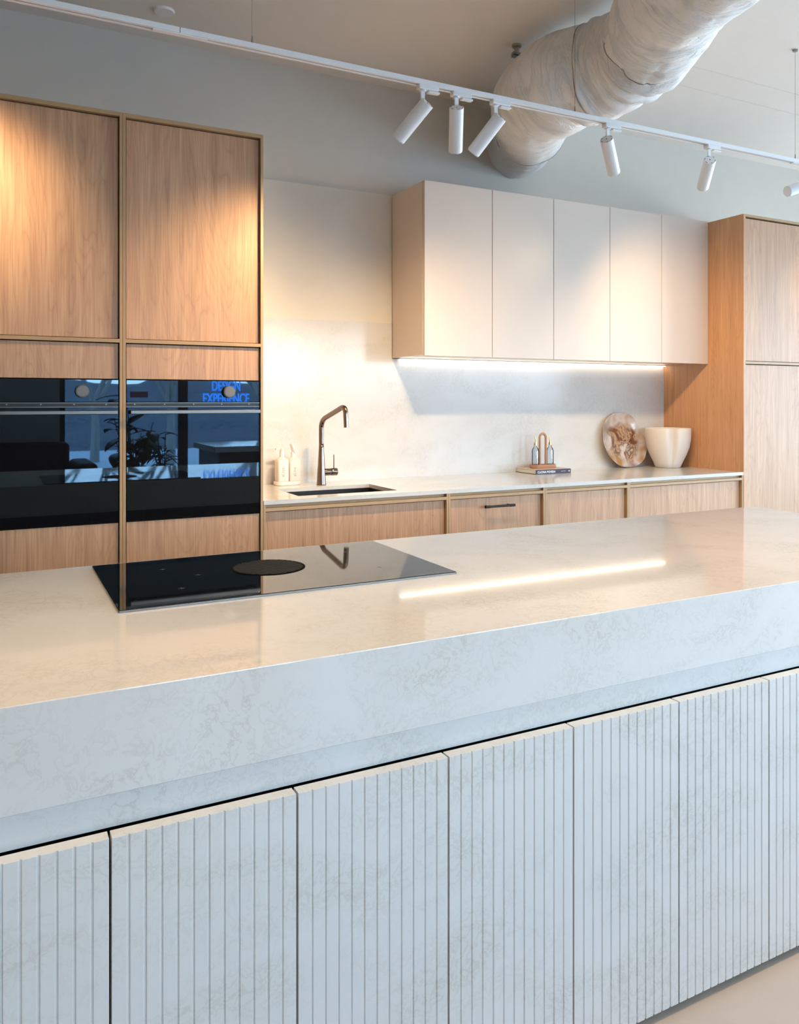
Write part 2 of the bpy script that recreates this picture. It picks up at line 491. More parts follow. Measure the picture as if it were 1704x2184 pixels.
# faint plasterboard joints on the ceiling
struct(MB().box(2.9, 7.5, 3.383, 3.386, ZC - .0012, ZC).build('trim_2', 'paint_wall'))
struct(MB().box(3.2, 7.5, 3.16, 3.163, ZC - .0012, ZC).build('trim_3', 'paint_wall'))

# ------------------------------------------------------------------ tall oven cabinets (left)
YA = 3.50           # face of the frames
ZT = 2.612          # top of the tall cabinets
ST = 0.024


def tall_unit(x0, x1, label, first=False):
    """x0/x1 = centre lines of the stiles"""
    t = thing('tall_cabinet', ((x0 + x1) / 2, YA + .34, 0), label, 'cabinet', 'tall oak oven cabinets left of the sink')
    xa, xb = x0 + .0005, x1 - .0005
    zf0, zf1 = 0.07, ZT
    f = MB()
    f.box(xa, xa + ST / 2, YA, YW - .002, zf0, zf1).box(xb - ST / 2, xb, YA, YW - .002, zf0, zf1)
    f.box(xa + ST / 2, xb - ST / 2, YA, YW - .002, ZT - .017, ZT)
    f.box(xa + ST / 2, xb - ST / 2, YA, YW - .03, 1.6365, 1.6520)
    f.box(xa + ST / 2, xb - ST / 2, YW - .02, YW - .002, zf0, ZT - .017)
    f.box(xa + ST / 2, xb - ST / 2, YA + .03, YW - .03, zf0, zf0 + .016)
    f.build('frame', 'oak_edge', t, bevel=.0008)
    a, b_ = xa + ST / 2 + .004, xb - ST / 2 - .004
    MB().box(a, b_, YA + .018, YA + .038, 1.655, ZT - .022).build('door', 'oak', t, bevel=.0012)
    MB().box(a, b_, YA + .014, YA + .034, 1.483, 1.633).build('upper_panel', 'oak', t, bevel=.0012)
    MB().box(a, b_, YA + .010, YA + .030, zf0 + .004, 0.873).build('lower_panel', 'oak', t, bevel=.0012)
    MB().box(xa, xb, YA + .05, YA + .066, 0.0, zf0).build('plinth', 'oak_edge', t)
    return t


tall_unit(-0.75, -0.134, 'oak tall cabinet cut off by the left picture edge')
tall_unit(-0.134, 0.480, 'oak tall cabinet around the left oven, leftmost door wholly left of the divider')
tall_unit(0.480, 1.095, 'oak tall cabinet around the right oven, next to the marble splashback')


def oven(x0, x1, label):
    t = thing('oven', ((x0 + x1) / 2, YA + .3, 0.877), label, 'oven', 'black built-in ovens')
    z0, z1 = 0.878, 1.479
    MB().box(x0 + .02, x1 - .02, YA + .03, YA + .55, z0 + .01, z1 - .004).build('body', 'black_metal', t)
    MB().box(x0, x1, YA + .006, YA + .03, 1.385, z1).build('control_panel', 'black_glass', t, bevel=.001)
    MB().box(x0, x1, YA + .004, YA + .03, z0, 1.362).build('door', 'black_glass', t, bevel=.001)
    v = MB().box(x0, x1, YA + .014, YA + .03, 1.364, 1.383)
    v.build('vent_strip', 'black_metal', t)
    v = MB().box(x0, x1, YA + .008, YA + .014, 1.3800, 1.3825).box(x0, x1, YA + .008, YA + .014, 1.3630, 1.3655)
    for k in range(5): v.box(x0 + .03 + k * .125, x0 + .036 + k * .125, YA + .007, YA + .014, 1.3725, 1.3775)  # metal dots standing for mirrored glints of the track lamps
    v.build('trim_and_glints', 'oven_trim', t)
    h = MB().box(x0 + .012, x1 - .008, YA - .034, YA - .022, 1.334, 1.350)
    h.box(x0 + .03, x0 + .045, YA - .022, YA + .004, 1.336, 1.348).box(x1 - .045, x1 - .03, YA - .022, YA + .004, 1.336, 1.348)
    h.build('handle', 'oven_trim', t, bevel=.002)
    xk = x1 - .145
    k = MB().cyl((xk, YA - .018, 1.430), (xk, YA + .006, 1.430), .0265, .0265, 40)
    ko = k.build('knob', 'knob_grey', t, bevel=.002, smooth=True)
    MB().cyl((xk, YA - .0190, 1.430), (xk, YA - .018, 1.430), .0215, .0215, 40).build('knob_face', 'knob_face', ko)
    return t


oven(-0.118, 0.464, 'left black glass oven with round knob, under the left oak door')
oven(0.496, 1.079, 'right black glass oven with round knob, beside the splashback')

# ------------------------------------------------------------------ base cabinets along the back wall
ZCT = 0.931


def base_unit(x0, x1, label, drawer=False):
    t = thing('base_cabinet', ((x0 + x1) / 2, YA + .34, 0), label, 'cabinet', 'oak base cabinets under the sink worktop')
    xa, xb = x0 + .0005, x1 - .0005; h = .011
    f = MB().box(xa, xa + h, YA + .002, YW - .03, .07, .9105).box(xb - h, xb, YA + .002, YW - .03, .07, .9105)
    f.box(xa + h, xb - h, YA + .002, YA + .03, .879, .8945)
    f.box(xa + h, xb - h, YA + .022, YA + .03, .8945, .9105)
    f.box(xa + h, xb - h, YA + .04, YW - .03, .07, .086)
    f.build('frame', 'oak_edge', t, bevel=.0006)
    MB().box(xa + h + .003, xb - h - .003, YA + .022, YA + .040, .09, .874).build('drawer_front' if drawer else 'door', 'oak', t, bevel=.001)
    if drawer:
        hm = MB().cyl((2.302, YA - .012, .829), (2.491, YA - .012, .829), .0062, .0062, 20)
        hm.cyl((2.302, YA - .012, .829), (2.332, YA - .012, .829), .0075, .0075, 20).cyl((2.461, YA - .012, .829), (2.491, YA - .012, .829), .0075, .0075, 20)
        hm.cyl((2.325, YA - .012, .829), (2.325, YA + .022, .829), .005, .005, 12).cyl((2.468, YA - .012, .829), (2.468, YA + .022, .829), .005, .005, 12)
        hm.build('handle', 'black_metal', t, smooth=True)
    MB().box(xa, xb, YA + .06, YA + .076, 0, .07).build('plinth', 'oak_edge', t)


base_unit(1.096, 2.084, 'wide oak base cabinet directly under the sink')
base_unit(2.084, 2.704, 'oak base drawer cabinet with a slim black bar handle', True)
base_unit(2.704, 3.316, 'plain narrow oak base cabinet below the book')
base_unit(3.316, 4.292, 'plain wide oak base cabinet below the platter and the white bowl')

# worktop with the sink cut-out
SX0, SX1, SY0, SY1 = 1.300, 1.838, 3.600, 3.946
wt = MB()
X0, X1, Y0, Y1 = 1.097, 4.2925, YA, 4.179
wt.box(X0, SX0, Y0, Y1, .911, ZCT).box(SX1, X1, Y0, Y1, .911, ZCT).box(SX0, SX1, Y0, SY0, .911, ZCT).box(SX0, SX1, SY1, Y1, .911, ZCT)
bmesh.ops.remove_doubles(wt.bm, verts=wt.bm.verts, dist=1e-5)
inner = [f for f in wt.bm.faces if (abs(f.normal.x) > .9 and ((abs(f.calc_center_median().x - SX0) < 1e-4 or abs(f.calc_center_median().x - SX1) < 1e-4)) and (f.calc_center_median().y < SY0 or f.calc_center_median().y > SY1))]
bmesh.ops.delete(wt.bm, geom=inner, context='FACES')
tag(wt.build('worktop', 'stone_wall', bevel=.0), 'pale marbled stone worktop along the back wall with the sink cut into it', 'worktop')
sk = MB(); e = .004
sk.box(SX0 - .012, SX1 + .012, SY0 - .012, SY0 - e, .72, .9105).box(SX0 - .012, SX1 + .012, SY1 + e, SY1 + .012, .72, .9105)
sk.box(SX0 - .012, SX0 - e, SY0 - e, SY1 + e, .72, .9105).box(SX1 + e, SX1 + .012, SY0 - e, SY1 + e, .72, .9105)
sk.box(SX0 - .012, SX1 + .012, SY0 - .012, SY1 + .012, .712, .72)
so = sk.build('sink', 'sink_black'); tag(so, 'black rectangular undermount sink set into the worktop', 'sink')
MB().cyl((1.57, 3.78, .72), (1.57, 3.78, .7225), .045, .045, 32).build('drain', 'steel', so)
# splashback
tag(MB().box(1.097, 2.093, 4.180, 4.1875, ZCT, 1.850).box(2.093, 4.2925, 4.180, 4.1875, ZCT, 1.640).build('splashback', 'stone_wall'),
    'tall pale marbled stone splashback behind the sink', 'splashback')

# ------------------------------------------------------------------ wall cabinets
YU = 3.785; ZU0, ZU1 = 1.644, 2.606
wx = [2.098, 2.545, 2.987, 3.428, 3.868]
wl_ = ['leftmost pale beige handleless wall cabinet, nearest the tap', 'second pale beige wall cabinet from the left',
       'third pale beige wall cabinet from the left', 'fourth pale beige wall cabinet, just left of the narrow filler']
for i in range(4):
    x0, x1 = wx[i], wx[i + 1]
    t = thing('wall_cabinet', ((x0 + x1) / 2, 4.0, ZU0), wl_[i], 'cabinet', 'beige wall cabinets over the worktop')
    MB().box(x0 + (.0 if i == 0 else .0006), x1 - .0006, YU + .021, 4.1795 if False else 4.178, ZU0 + .001, ZU1).build('carcass', 'laminate', t, bevel=.0006)
    MB().box(x0 + .0018, x1 - .0018, YU, YU + .0185, ZU0 - .004, ZU1 - .001).build('door', 'laminate', t, bevel=.0008)
tag(MB().box(3.8695, 4.2925, YU - .0, YU + .020, ZU0 - .004, ZU1 - .001).box(3.8695, 3.8885, YU + .02, 4.178, ZU0 + .001, ZU1).box(3.8885, 4.2925, YU + .02, 4.178, ZU0 + .001, ZU0 + .018)
    .build('filler_panel', 'laminate', bevel=.0008), 'narrow pale beige filler panel between wall cabinets and right tall cabinet', 'panel')
t = thing('strip_light', (3.2, 4.165, ZU0), 'long glowing strip light under the beige wall cabinets', 'light')
MB().box(2.14, 4.285, 4.150, 4.178, ZU0 - .004, ZU0 + .0005).build('channel', 'white_metal', t)
MB().box(2.145, 4.28, 4.153, 4.171, ZU0 - .009, ZU0 - .004).build('diffuser', 'led', t)

# ------------------------------------------------------------------ tall cabinet on the right
t = thing('tall_cabinet', (4.61, 3.85, 0), 'tall oak cabinet at the right picture edge with two stacked doors', 'cabinet')
xa, xb = 4.2935, 4.925
f = MB().box(xa + .0195, xa + .020, YA + .02, YW - .02, .07, ZT - .02)
f.box(xb - .019, xb, YA, YW - .002, .07, 2.598).box(xa + .02, xb - .019, YA, YW - .002, 2.582, 2.598)
f.box(xa + .02, xb - .019, YA, YW - .03, 1.6300, 1.6465).box(xa + .02, xb - .019, YW - .02, YW - .002, .07, 2.582)
f.build('frame', 'oak_edge', t, bevel=.0008)
MB().box(xa, xa + .019, YA, YW - .002, .0, 2.598).build('side_panel', 'oak_side', t, bevel=.0008)
MB().box(xa + .022, xb - .022, YA + .012, YA + .032, 1.650, 2.574).build('door', 'oak', t, bevel=.001)
MB().box(xa + .022, xb - .022, YA + .012, YA + .032, .075, 1.6255).build('door', 'oak', t, bevel=.001)
MB().box(xa + .02, xb, YA + .05, YA + .066, 0, .07).build('plinth', 'oak_edge', t)

# ------------------------------------------------------------------ island
ZI = 0.932
IX0, IX1, IY0, IY1 = -0.93, 2.925, 1.315, 2.337
tag(MB().box(IX0, IX1, IY0, IY1, 0.767, ZI).build('island_worktop', 'stone', bevel=.0018, seg=3),
    'thick pale marbled stone island worktop with deep front edge', 'worktop')
tag(MB().box(IX0, IX1 - .02, 1.336, 1.365, 0.7055, 0.766).build('finger_rail', 'stone'),
    'recessed stone strip running under the island worktop edge', 'rail')
tag(MB().box(IX0, IX1 - .05, 1.43, 2.27, 0.0, 0.055).build('island_plinth', 'gap_shade'), 'recessed plinth coloured shade-black under the fluted island front', 'plinth')  # black colour stands for the shade below the panels
FW = 0.3045
seams = [-0.4490 - .3045, -0.4490, -0.1445, 0.160, 0.468, 0.774, 1.078, 1.382, 1.685, 1.9895, 2.294, 2.5985, 2.903]
names = ['', '', 'fluted stone-fronted island cabinet cut by the left picture edge',
         'fluted stone-fronted island cabinet, first whole one from the left',
         'fluted stone-fronted island cabinet, second whole one from the left',
         'fluted stone-fronted island cabinet, third whole one from the left',
         'fluted stone-fronted island cabinet, fourth whole one from the left',
         'fluted stone-fronted island cabinet, last whole one before the right picture edge',
         'fluted stone-fronted island cabinet cut by the right picture edge']


def fluted(x0, x1):
    y0, y1 = 1.300, 1.325
    k = 12; p = (x1 - x0 - .0040) / k; xs_ = x0 + .0020; g = .0023; dpt = .0027
    pts = [(xs_, y1), (xs_, y0)]
    for i in range(1, k):
        c = xs_ + i * p
        pts += [(c - g, y0), (c - g * .55, y0 + dpt), (c + g * .55, y0 + dpt), (c + g, y0)]
    pts += [(x1 - .0020, y0), (x1 - .0020, y1)]
    return pts


proto = None
for i in range(2, 12):
    x0, x1 = seams[i], seams[i + 1]
    lab = names[i] if i < len(names) else 'fluted stone-fronted island cabinet %s beyond the right picture edge' % {9: 'just', 10: 'second', 11: 'last'}[i]
    if proto is None:
        proto = thing('island_cabinet', ((x0 + x1) / 2, 1.8, 0.0), lab, 'cabinet', 'fluted island cabinets')
        MB().prism(fluted(x0, x0 + FW), 'z', 0.021, 0.706).build('fluted_door', 'stone_flute', proto, bevel=.0004, seg=1)
        MB().box(x0 + .0015, x0 + FW - .0015, 1.368, 2.30, 0.056, 0.640).box(x0 + .0015, x0 + FW - .0015, 1.368, 2.30, .640, .764).build('carcass', 'gap_shade', proto)
        MB().box(x0 + .0015, x0 + FW - .0015, 1.327, 1.335, 0.03, 0.696).build('door_backing', 'gap_shade', proto)  # black sheet that colours in the shade behind seams and finger gap
        px = (x0 + x1) / 2
    else:
        c = copy_tree(proto); c.location.x = (x0 + x1) / 2; c['label'] = lab
        c.scale.x = (x1 - x0) / FW
# cooktop
t = thing('cooktop', (.66, 2.04, ZI), 'black glass induction cooktop with round vent set on the island', 'cooktop')
MB().box(.236, 1.088, 1.786, 2.306, ZI + .0, ZI + .0055).build('glass', 'cook_glass', t, bevel=.0015)
MB().box(.2375, 1.0865, 1.7835, 1.7862, ZI + .0005, ZI + .0045).build('front_trim', 'oven_trim', t)
gx, gy, gr = .660, 2.066, .100
g = MB()
ring = [(gr, 0), (gr, .004), (gr - .006, .004), (gr - .008, .001), (gr - .02, .0008)]
g.lathe((gx, gy, ZI + .0056), [(gr, 0), (gr, .0008), (gr - .003, .0016), (gr - .006, .0016), (gr - .0065, .0004), (0.001, .0004)], 64)
vo = g.build('vent_ring', 'vent_black', t, smooth=True)
sl = MB()
for k in range(-7, 8):
    y = k * .0130; hw = sqrt(max(0, (gr - .0065) ** 2 - y * y))
    if hw > .01: sl.box(gx - hw, gx + hw, gy + y - .0030, gy + y + .0030, ZI + .0060, ZI + .0072)
sl.build('vent_grille', 'vent_slat', vo)
for (mx_, my_) in ((.40, 2.17), (.40, 1.93), (.47, 2.06), (.93, 2.17), (.93, 1.93), (.87, 2.06)):
    MB().box(mx_ - .008, mx_ + .008, my_ - .0006, my_ + .0006, ZI + .0055, ZI + .0057).box(mx_ - .0006, mx_ + .0006, my_ - .008, my_ + .008, ZI + .0055, ZI + .0057).build('zone_mark', 'knob_grey', t)

# ------------------------------------------------------------------ tap
t = thing('tap', (1.585, 4.02, ZCT), 'gunmetal gooseneck kitchen tap behind the sink', 'tap')
MB().lathe((1.585, 4.02, ZCT), [(.0265, 0), (.0262, .004), (.0185, .125), (.0145, .20), (.0138, .225)], 40).build('body', 'gun_metal', t, smooth='all')
MB().tube(round_path([(1.585, 4.02, ZCT + .22), (1.585, 4.02, 1.284), (1.629, 3.79, 1.366), (1.631, 3.782, 1.2505)], .045, 12), .0138, 24).build('spout', 'gun_metal', t, smooth=True)
lv = MB().cyl((1.598, 4.02, 1.000), (1.640, 4.02, 1.000), .0195, .0195, 32).cyl((1.642, 4.02, 1.000), (1.676, 4.02, 1.000), .0205, .0205, 32)
lv = lv.build('lever', 'gun_metal', t, smooth=True, bevel=.001)
MB().cyl((1.659, 4.02, 1.018), (1.659, 4.02, 1.094), .0033, .0033, 12).build('lever_pin', 'gun_metal', lv, smooth=True)


# ------------------------------------------------------------------ soap bottles on their tray
def rrect(cx, cy, hx, hy, r, k=6):
    pts = []
    for (sx, sy, a0) in ((1, 1, 0), (-1, 1, 90), (-1, -1, 180), (1, -1, 270)):
        for j in range(k + 1):
            a = R(a0 + 90 * j / k); pts.append((cx + sx * (hx - r) + r * cos(a), cy + sy * (hy - r) + r * sin(a)))
    return pts


def loft(mb, secs):
    rings = [[mb.bm.verts.new((x, y, z)) for (x, y) in pts] for (pts, z) in secs]
    k = len(rings[0])
    for i in range(len(rings) - 1):
        for j in range(k): mb.bm.faces.new((rings[i][j], rings[i][(j + 1) % k], rings[i + 1][(j + 1) % k], rings[i + 1][j]))
    mb.bm.faces.new(rings[0][::-1]); mb.bm.faces.new(rings[-1]); return mb


TX, TY = 1.418, 4.105
tr_ = MB(); loft(tr_, [(rrect(TX, TY, .068, .036, .030), ZCT), (rrect(TX, TY, .073, .040, .034), ZCT + .004), (rrect(TX, TY, .073, .040, .034), ZCT + .020), (rrect(TX, TY, .071, .038, .032), ZCT + .022)])
tag(tr_.build('soap_tray', 'bottle_white', smooth=True), 'white oval tray holding two soap bottles', 'tray')


def bottle(cx, label, kind):
    z0 = ZCT + .0222
    t = thing('soap_bottle', (cx, TY, z0), label, 'bottle', 'soap bottles on the tray')
    b = MB(); h = .032
    loft(b, [(rrect(cx, TY, h - .002, h - .002, .009), z0), (rrect(cx, TY, h, h, .010), z0 + .003), (rrect(cx, TY, h, h, .010), z0 + .112),
             (rrect(cx, TY, h * .9, h * .9, .014), z0 + .119), (rrect(cx, TY, h * .62, h * .62, .014), z0 + .126), (rrect(cx, TY, .012, .012, .0119), z0 + .131)])
    b.build('body', 'bottle_white', t, smooth=True)
    zz = z0 + .131
    if kind == 0:
        MB().cyl((cx, TY, zz), (cx, TY, zz + .030), .0125, .0125, 24).build('collar', 'white_plastic', t, smooth=True)
        MB().cyl((cx, TY, zz + .030), (cx, TY, zz + .048), .011, .011, 24).box(cx - .035, cx + .006, TY - .006, TY + .006, zz + .040, zz + .049).build('pump', 'bottle_white', t, bevel=.001)
    else:
        MB().cyl((cx - .004, TY, zz), (cx - .004, TY, zz + .025), .0115, .0115, 24).build('collar', 'white_plastic', t, smooth=True)
        p = MB().tube([(cx + .006, TY, zz + .020), (cx - .010, TY, zz + .062), (cx - .016, TY, zz + .072)], [.015, .012, .010], 4)
        p.build('pump', 'bottle_white', t, bevel=.003)
    text('print', 'al.ive', .026, 'print_grey', t, (cx + .004, TY - h - .0002, z0 + .025), (R(90), R(-90), 0), .0002)


bottle(1.388, 'white soap bottle with pump, left one on the tray', 0)
bottle(1.455, 'white soap bottle with angled pump top, right one on the tray', 1)

# ------------------------------------------------------------------ book
bx0, bx1, by0, by1 = 2.992, 3.266, 3.968, 4.174
t = thing('book', ((bx0 + bx1) / 2, (by0 + by1) / 2, ZCT), 'navy-spined cookbook lying flat on the worktop', 'book')
MB().box(bx0 + .003, bx1 - .003, by0 + .003, by1 - .003, ZCT + .003, ZCT + .0245).build('pages', 'book_page', t)
c = MB().box(bx0, bx1, by0 - .0003, by1, ZCT, ZCT + .0026).box(bx0, bx1, by0 - .0022, by0 + .002, ZCT, ZCT + .0278)
c.build('cover', 'book_navy', t, bevel=.0006)
MB().box(bx0, bx1, by0 + .0002, by1, ZCT + .0250, ZCT + .0278).build('front_cover', 'book_cover', t)
text('spine_title', 'CUCINA POVERA', .0192, 'print_white', t, (bx0 + .012, by0 - .0023, ZCT + .0070), (R(90), 0, 0), .0002, sx=.93, bold=.0004)
text('spine_author', 'GIULIA SCARPALEGGIA', .0058, 'print_white', t, (bx0 + .196, by0 - .0023, ZCT + .0125), (R(90), 0, 0), .0002, sx=.62)
MB().prism([(bx1 - .022, ZCT + .0138), (bx1 - .010, ZCT + .0195), (bx1 - .010, ZCT + .0085)], 'y', by0 - .0026, by0 - .0022).build('publisher_mark', 'print_white', t)

# ------------------------------------------------------------------ oil and vinegar stand
ZB = ZCT + .0279; OX, OY = 3.128, 4.075
t = thing('cruet_stand', (OX, OY, ZB), 'wooden cruet stand with hooped handle on top of the book', 'stand')
tr_ = MB(); loft(tr_, [(rrect(OX, OY, .088, .034, .030), ZB), (rrect(OX, OY, .094, .038, .036), ZB + .006), (rrect(OX, OY, .094, .038, .036), ZB + .024), (rrect(OX, OY, .088, .033, .031), ZB + .024), (rrect(OX, OY, .086, .031, .030), ZB + .012)])
tr_.build('tray', 'wood_warm', t, smooth=True)
arch = [(OX - .024, OY, ZB + .012), (OX - .024, OY, 1.155)] + [(OX - .024 * cos(a), OY, 1.155 + .024 * sin(a)) for a in [pi * k / 12 for k in range(1, 12)]] + [(OX + .024, OY, 1.155), (OX + .024, OY, ZB + .012)]
MB().tube(arch, .0078, 16).build('handle', 'wood_warm', t, smooth=True)
for s_, lb in ((-1, 'left clear glass cruet with gold pourer on the wooden stand'), (1, 'right clear glass cruet with gold pourer on the wooden stand')):
    cx = OX + s_ * .058; z0 = ZB + .0122
    c = thing('cruet', (cx, OY, z0), lb, 'bottle', 'glass cruets')
    MB().lathe((cx, OY, z0), [(.020, 0), (.0225, .003), (.0225, .098), (.019, .112), (.0105, .124), (.0095, .138), (.011, .140), (.009, .1405), (.0085, .124), (.018, .110), (.0208, .098), (.0208, .005), (.001, .004)], 32).build('glass_body', 'cruet_glass', c, smooth=True)
    MB().cyl((cx, OY, z0 + .136), (cx, OY, z0 + .152), .0105, .0095, 20).tube([(cx, OY, z0 + .15), (cx - s_ * .002, OY, z0 + .172), (cx - .006, OY, z0 + .192)], [.005, .0042, .002], 12).build('pourer', 'gold', c, smooth=True)

# ------------------------------------------------------------------ resin platter leaning on the splashback
outl = [(0.00, .190), (.055, .183), (.095, .165), (.123, .135), (.140, .095), (.158, .050), (.186, .010), (.198, -.035), (.190, -.085), (.165, -.130), (.125, -.165), (.075, -.184), (.020, -.190),
        (-.040, -.186), (-.095, -.165), (-.140, -.125), (-.172, -.075), (-.188, -.015), (-.185, .045), (-.168, .100), (-.135, .145), (-.090, .175), (-.045, .188)]
pm = bmesh.new()
N = len(outl)
# smooth outline by Catmull-Rom
sm_ = []
for i in range(N):
    p0, p1, p2, p3 = [Vector(outl[(i + k) % N]) for k in (-1, 0, 1, 2)]
    for j in range(4):
        t_ = j / 4
        sm_.append(.5 * ((2 * p1) + (p2 - p0) * t_ + (2 * p0 - 5 * p1 + 4 * p2 - p3) * t_ * t_ + (3 * p1 - p0 - 3 * p2 + p3) * t_ ** 3))
pl = MB()
rings = []
prof = [(.02, -.004), (.35, -.004), (.70, -.001), (.90, .007), (.985, .016), (1.0, .013), (.97, .006), (.90, -.002), (.70, -.010), (.02, -.012)]
for (s_, d_) in prof:
    rings.append([pl.bm.verts.new((p.x * s_, -d_ - .0015 * sin(i * .9) * (s_ > .9), p.y * s_)) for i, p in enumerate(sm_)])
k = len(sm_)
for i in range(len(rings) - 1):
    for j in range(k): pl.bm.faces.new((rings[i][j], rings[i][(j + 1) % k], rings[i + 1][(j + 1) % k], rings[i + 1][j]))
pl.bm.faces.new(rings[0]); pl.bm.faces.new(rings[-1][::-1])
po = pl.build('platter', 'resin', smooth=True, loc=(0, 0, 0))
po.rotation_euler = (R(-11), 0, 0); po.location = (3.857, 4.128, ZCT + .1885)
tag(po, 'brown and pearl swirled resin platter leaning on the splashback', 'platter')

# ------------------------------------------------------------------ lobed white vessel
BX, BY = 4.130, 3.985
H_ = .272


def lobes(a, r, z):
    zz = max(0, min(1, z / H_))
    k = .03 + .16 * min(1, zz * 1.4)
    base = 1
    for c0, w_ in ((R(-122), .15), (R(-2), .15), (R(118), .15)):
        d = (a - c0 + pi) % (2 * pi) - pi
        base -= k * math.exp(-(d / w_) ** 2) * 1.6
    return r * base


bp_ = [(.070, 0), (.082, .003), (.098, .040), (.122, .090), (.141, .140), (.150, .190), (.1525, .235), (.152, .266), (.1505, .271), (.146, .272), (.143, .266), (.142, .190), (.130, .130), (.100, .060), (.060, .025), (.002, .022)]
bo = MB().lathe((BX, BY, ZCT), bp_, 120, lobes).build('vessel', 'ceramic', smooth='all')
tag(bo, 'cream white lobed ceramic vessel standing in the worktop corner', 'vase')

# ------------------------------------------------------------------ lighting track and spotlights
TYC = 2.765; TZ0, TZ1 = 2.655, 2.674
t = thing('lighting_track', (2.2, TYC, TZ0), 'long white lighting track hanging on thin wires above the aisle', 'track')
TX0, TX1 = -1.0, 5.6
for (a, b_) in ((TX0, .563), (.566, 3.83), (3.833, TX1)):
    tk = MB()
    tk.box(a, b_, TYC - .0175, TYC - .004, TZ0, TZ1).box(a, b_, TYC + .004, TYC + .0175, TZ0, TZ1).box(a, b_, TYC - .004, TYC + .004, TZ0 + .011, TZ1)
    tk.build('rail', 'white_metal', t, bevel=.0008)
    MB().box(a + .002, b_ - .002, TYC - .0039, TYC + .0039, TZ0 + .0035, TZ0 + .0109).build('slot', 'slot_dark', t)
MB().box(.475, .66, TYC - .0125, TYC + .010, TZ0 - .0035, TZ0 + .004).build('joiner', 'white_plastic', t, bevel=.001)
MB().box(3.76, 3.90, TYC - .0125, TYC + .010, TZ0 - .0035, TZ0 + .004).build('joiner', 'white_plastic', t, bevel=.001)
for xw in (-.66, .823, 2.30, 3.79, 5.27):
    wr = MB().cyl((xw, TYC, TZ1), (xw, TYC, ZC - .004), .0009, .0009, 8)
    wo_ = wr.build('suspension_wire', 'wire', t)
    MB().cyl((xw, TYC, TZ1), (xw, TYC, TZ1 + .030), .0042, .0022, 12).build('wire_gripper', 'wire', wo_)
    MB().cyl((xw, TYC, ZC - .008), (xw, TYC, ZC), .013, .013, 20).build('ceiling_mount', 'wire', wo_)


def spotlight(xa, yt, zt, d, label, power, L=.185, size=78, blend=1.0, pivot_dx=-.012, fade=True):
    """xa: track position of the adapter, d: aiming direction"""
    d = Vector(d).normalized()
    t = thing('spotlight', (xa, yt, zt), label, 'spotlight', 'white track spotlights')
    ad = MB().box(xa - .040, xa + .050, yt - .0155, yt + .0155, zt - .018, zt + .004)
    ad.box(xa + .005, xa + .058, yt - .012, yt + .012, zt - .026, zt - .018)
    ad.build('adapter', 'white_plastic', t, bevel=.004)
    px = xa + pivot_dx - .005
    back = Vector((px, yt, zt - .070)) - d * .028
    st = MB().box(px - .009, px + .009, yt - .003, yt + .003, zt - .072, zt - .016).cyl((px, yt - .006, zt - .068), (px, yt + .006, zt - .068), .009, .009, 16)
    st.cyl((px, yt, zt - .024), (px, yt, zt - .018), .013, .013, 20)
    st.build('stem', 'white_metal', t, bevel=.001)
    side = d.cross(Vector((0, 0, 1)));
    if side.length < .01: side = Vector((1, 0, 0))
    r = .0295
    dn = side.normalized().cross(d) * -1
    # the barrel hangs just below the pivot
    off = Vector((0, 0, -1)) - d * Vector((0, 0, -1)).dot(d)
    off = off.normalized() * .020 if off.length > .05 else Vector((0, 0, 0))
    b0 = Vector((px, yt, zt - .066)) + off - d * .012
    b1 = b0 + d * L
    body = MB().tube([b0, b0 + d * .002, b1 - d * .004, b1, b1 - d * .006, b1 - d * .024], [r - .002, r, r, r - .0025, r - .0045, r - .008], 40)
    bo_ = body.build('barrel', 'white_metal', t, smooth=True)
    # cooling slots and screw on the back cap
    e1 = side.normalized(); e2 = d.cross(e1)
    cp = MB()
    for k in range(6):
        a = 2 * pi * k / 6 + .3
        c = b0 + (e1 * cos(a) + e2 * sin(a)) * (r - .0048) - d * .0003
        tv = (-e1 * sin(a) + e2 * cos(a)); rv = (e1 * cos(a) + e2 * sin(a))
        vs = [cp.bm.verts.new(c + tv * (sx * .0055) + rv * (sy * .0011) - d * (sz * .0006)) for sz in (0, 1) for sx, sy in ((-1, -1), (1, -1), (1, 1), (-1, 1))]
        for q in ((0, 1, 2, 3), (7, 6, 5, 4), (0, 4, 5, 1), (1, 5, 6, 2), (2, 6, 7, 3), (3, 7, 4, 0)): cp.bm.faces.new([vs[i] for i in q])
    cp.cyl(b0 - d * .0008, b0 + d * .001, .0028, .0028, 12)
    cp.build('cap_slots', 'slot_dark', bo_)
    lz = MB().tube([b1 - d * .018, b1 - d * .016], [r - .0075, r - .0075], 32)
    lz.build('lens', 'lens', bo_)
    if power:
        ld = bpy.data.lights.new('spot_lamp', 'SPOT'); ld.energy = power; ld.color = WARM; ld.spot_size = R(size); ld.spot_blend = blend; ld.shadow_soft_size = .02
        lo = bpy.data.objects.new('spot_lamp', ld); COL.objects.link(lo); lo.parent = t
        lo.location = (b1 + d * .004) - Vector(ORG[t.name])
        lo.rotation_euler = d.to_track_quat('-Z', 'Y').to_euler()
    return t


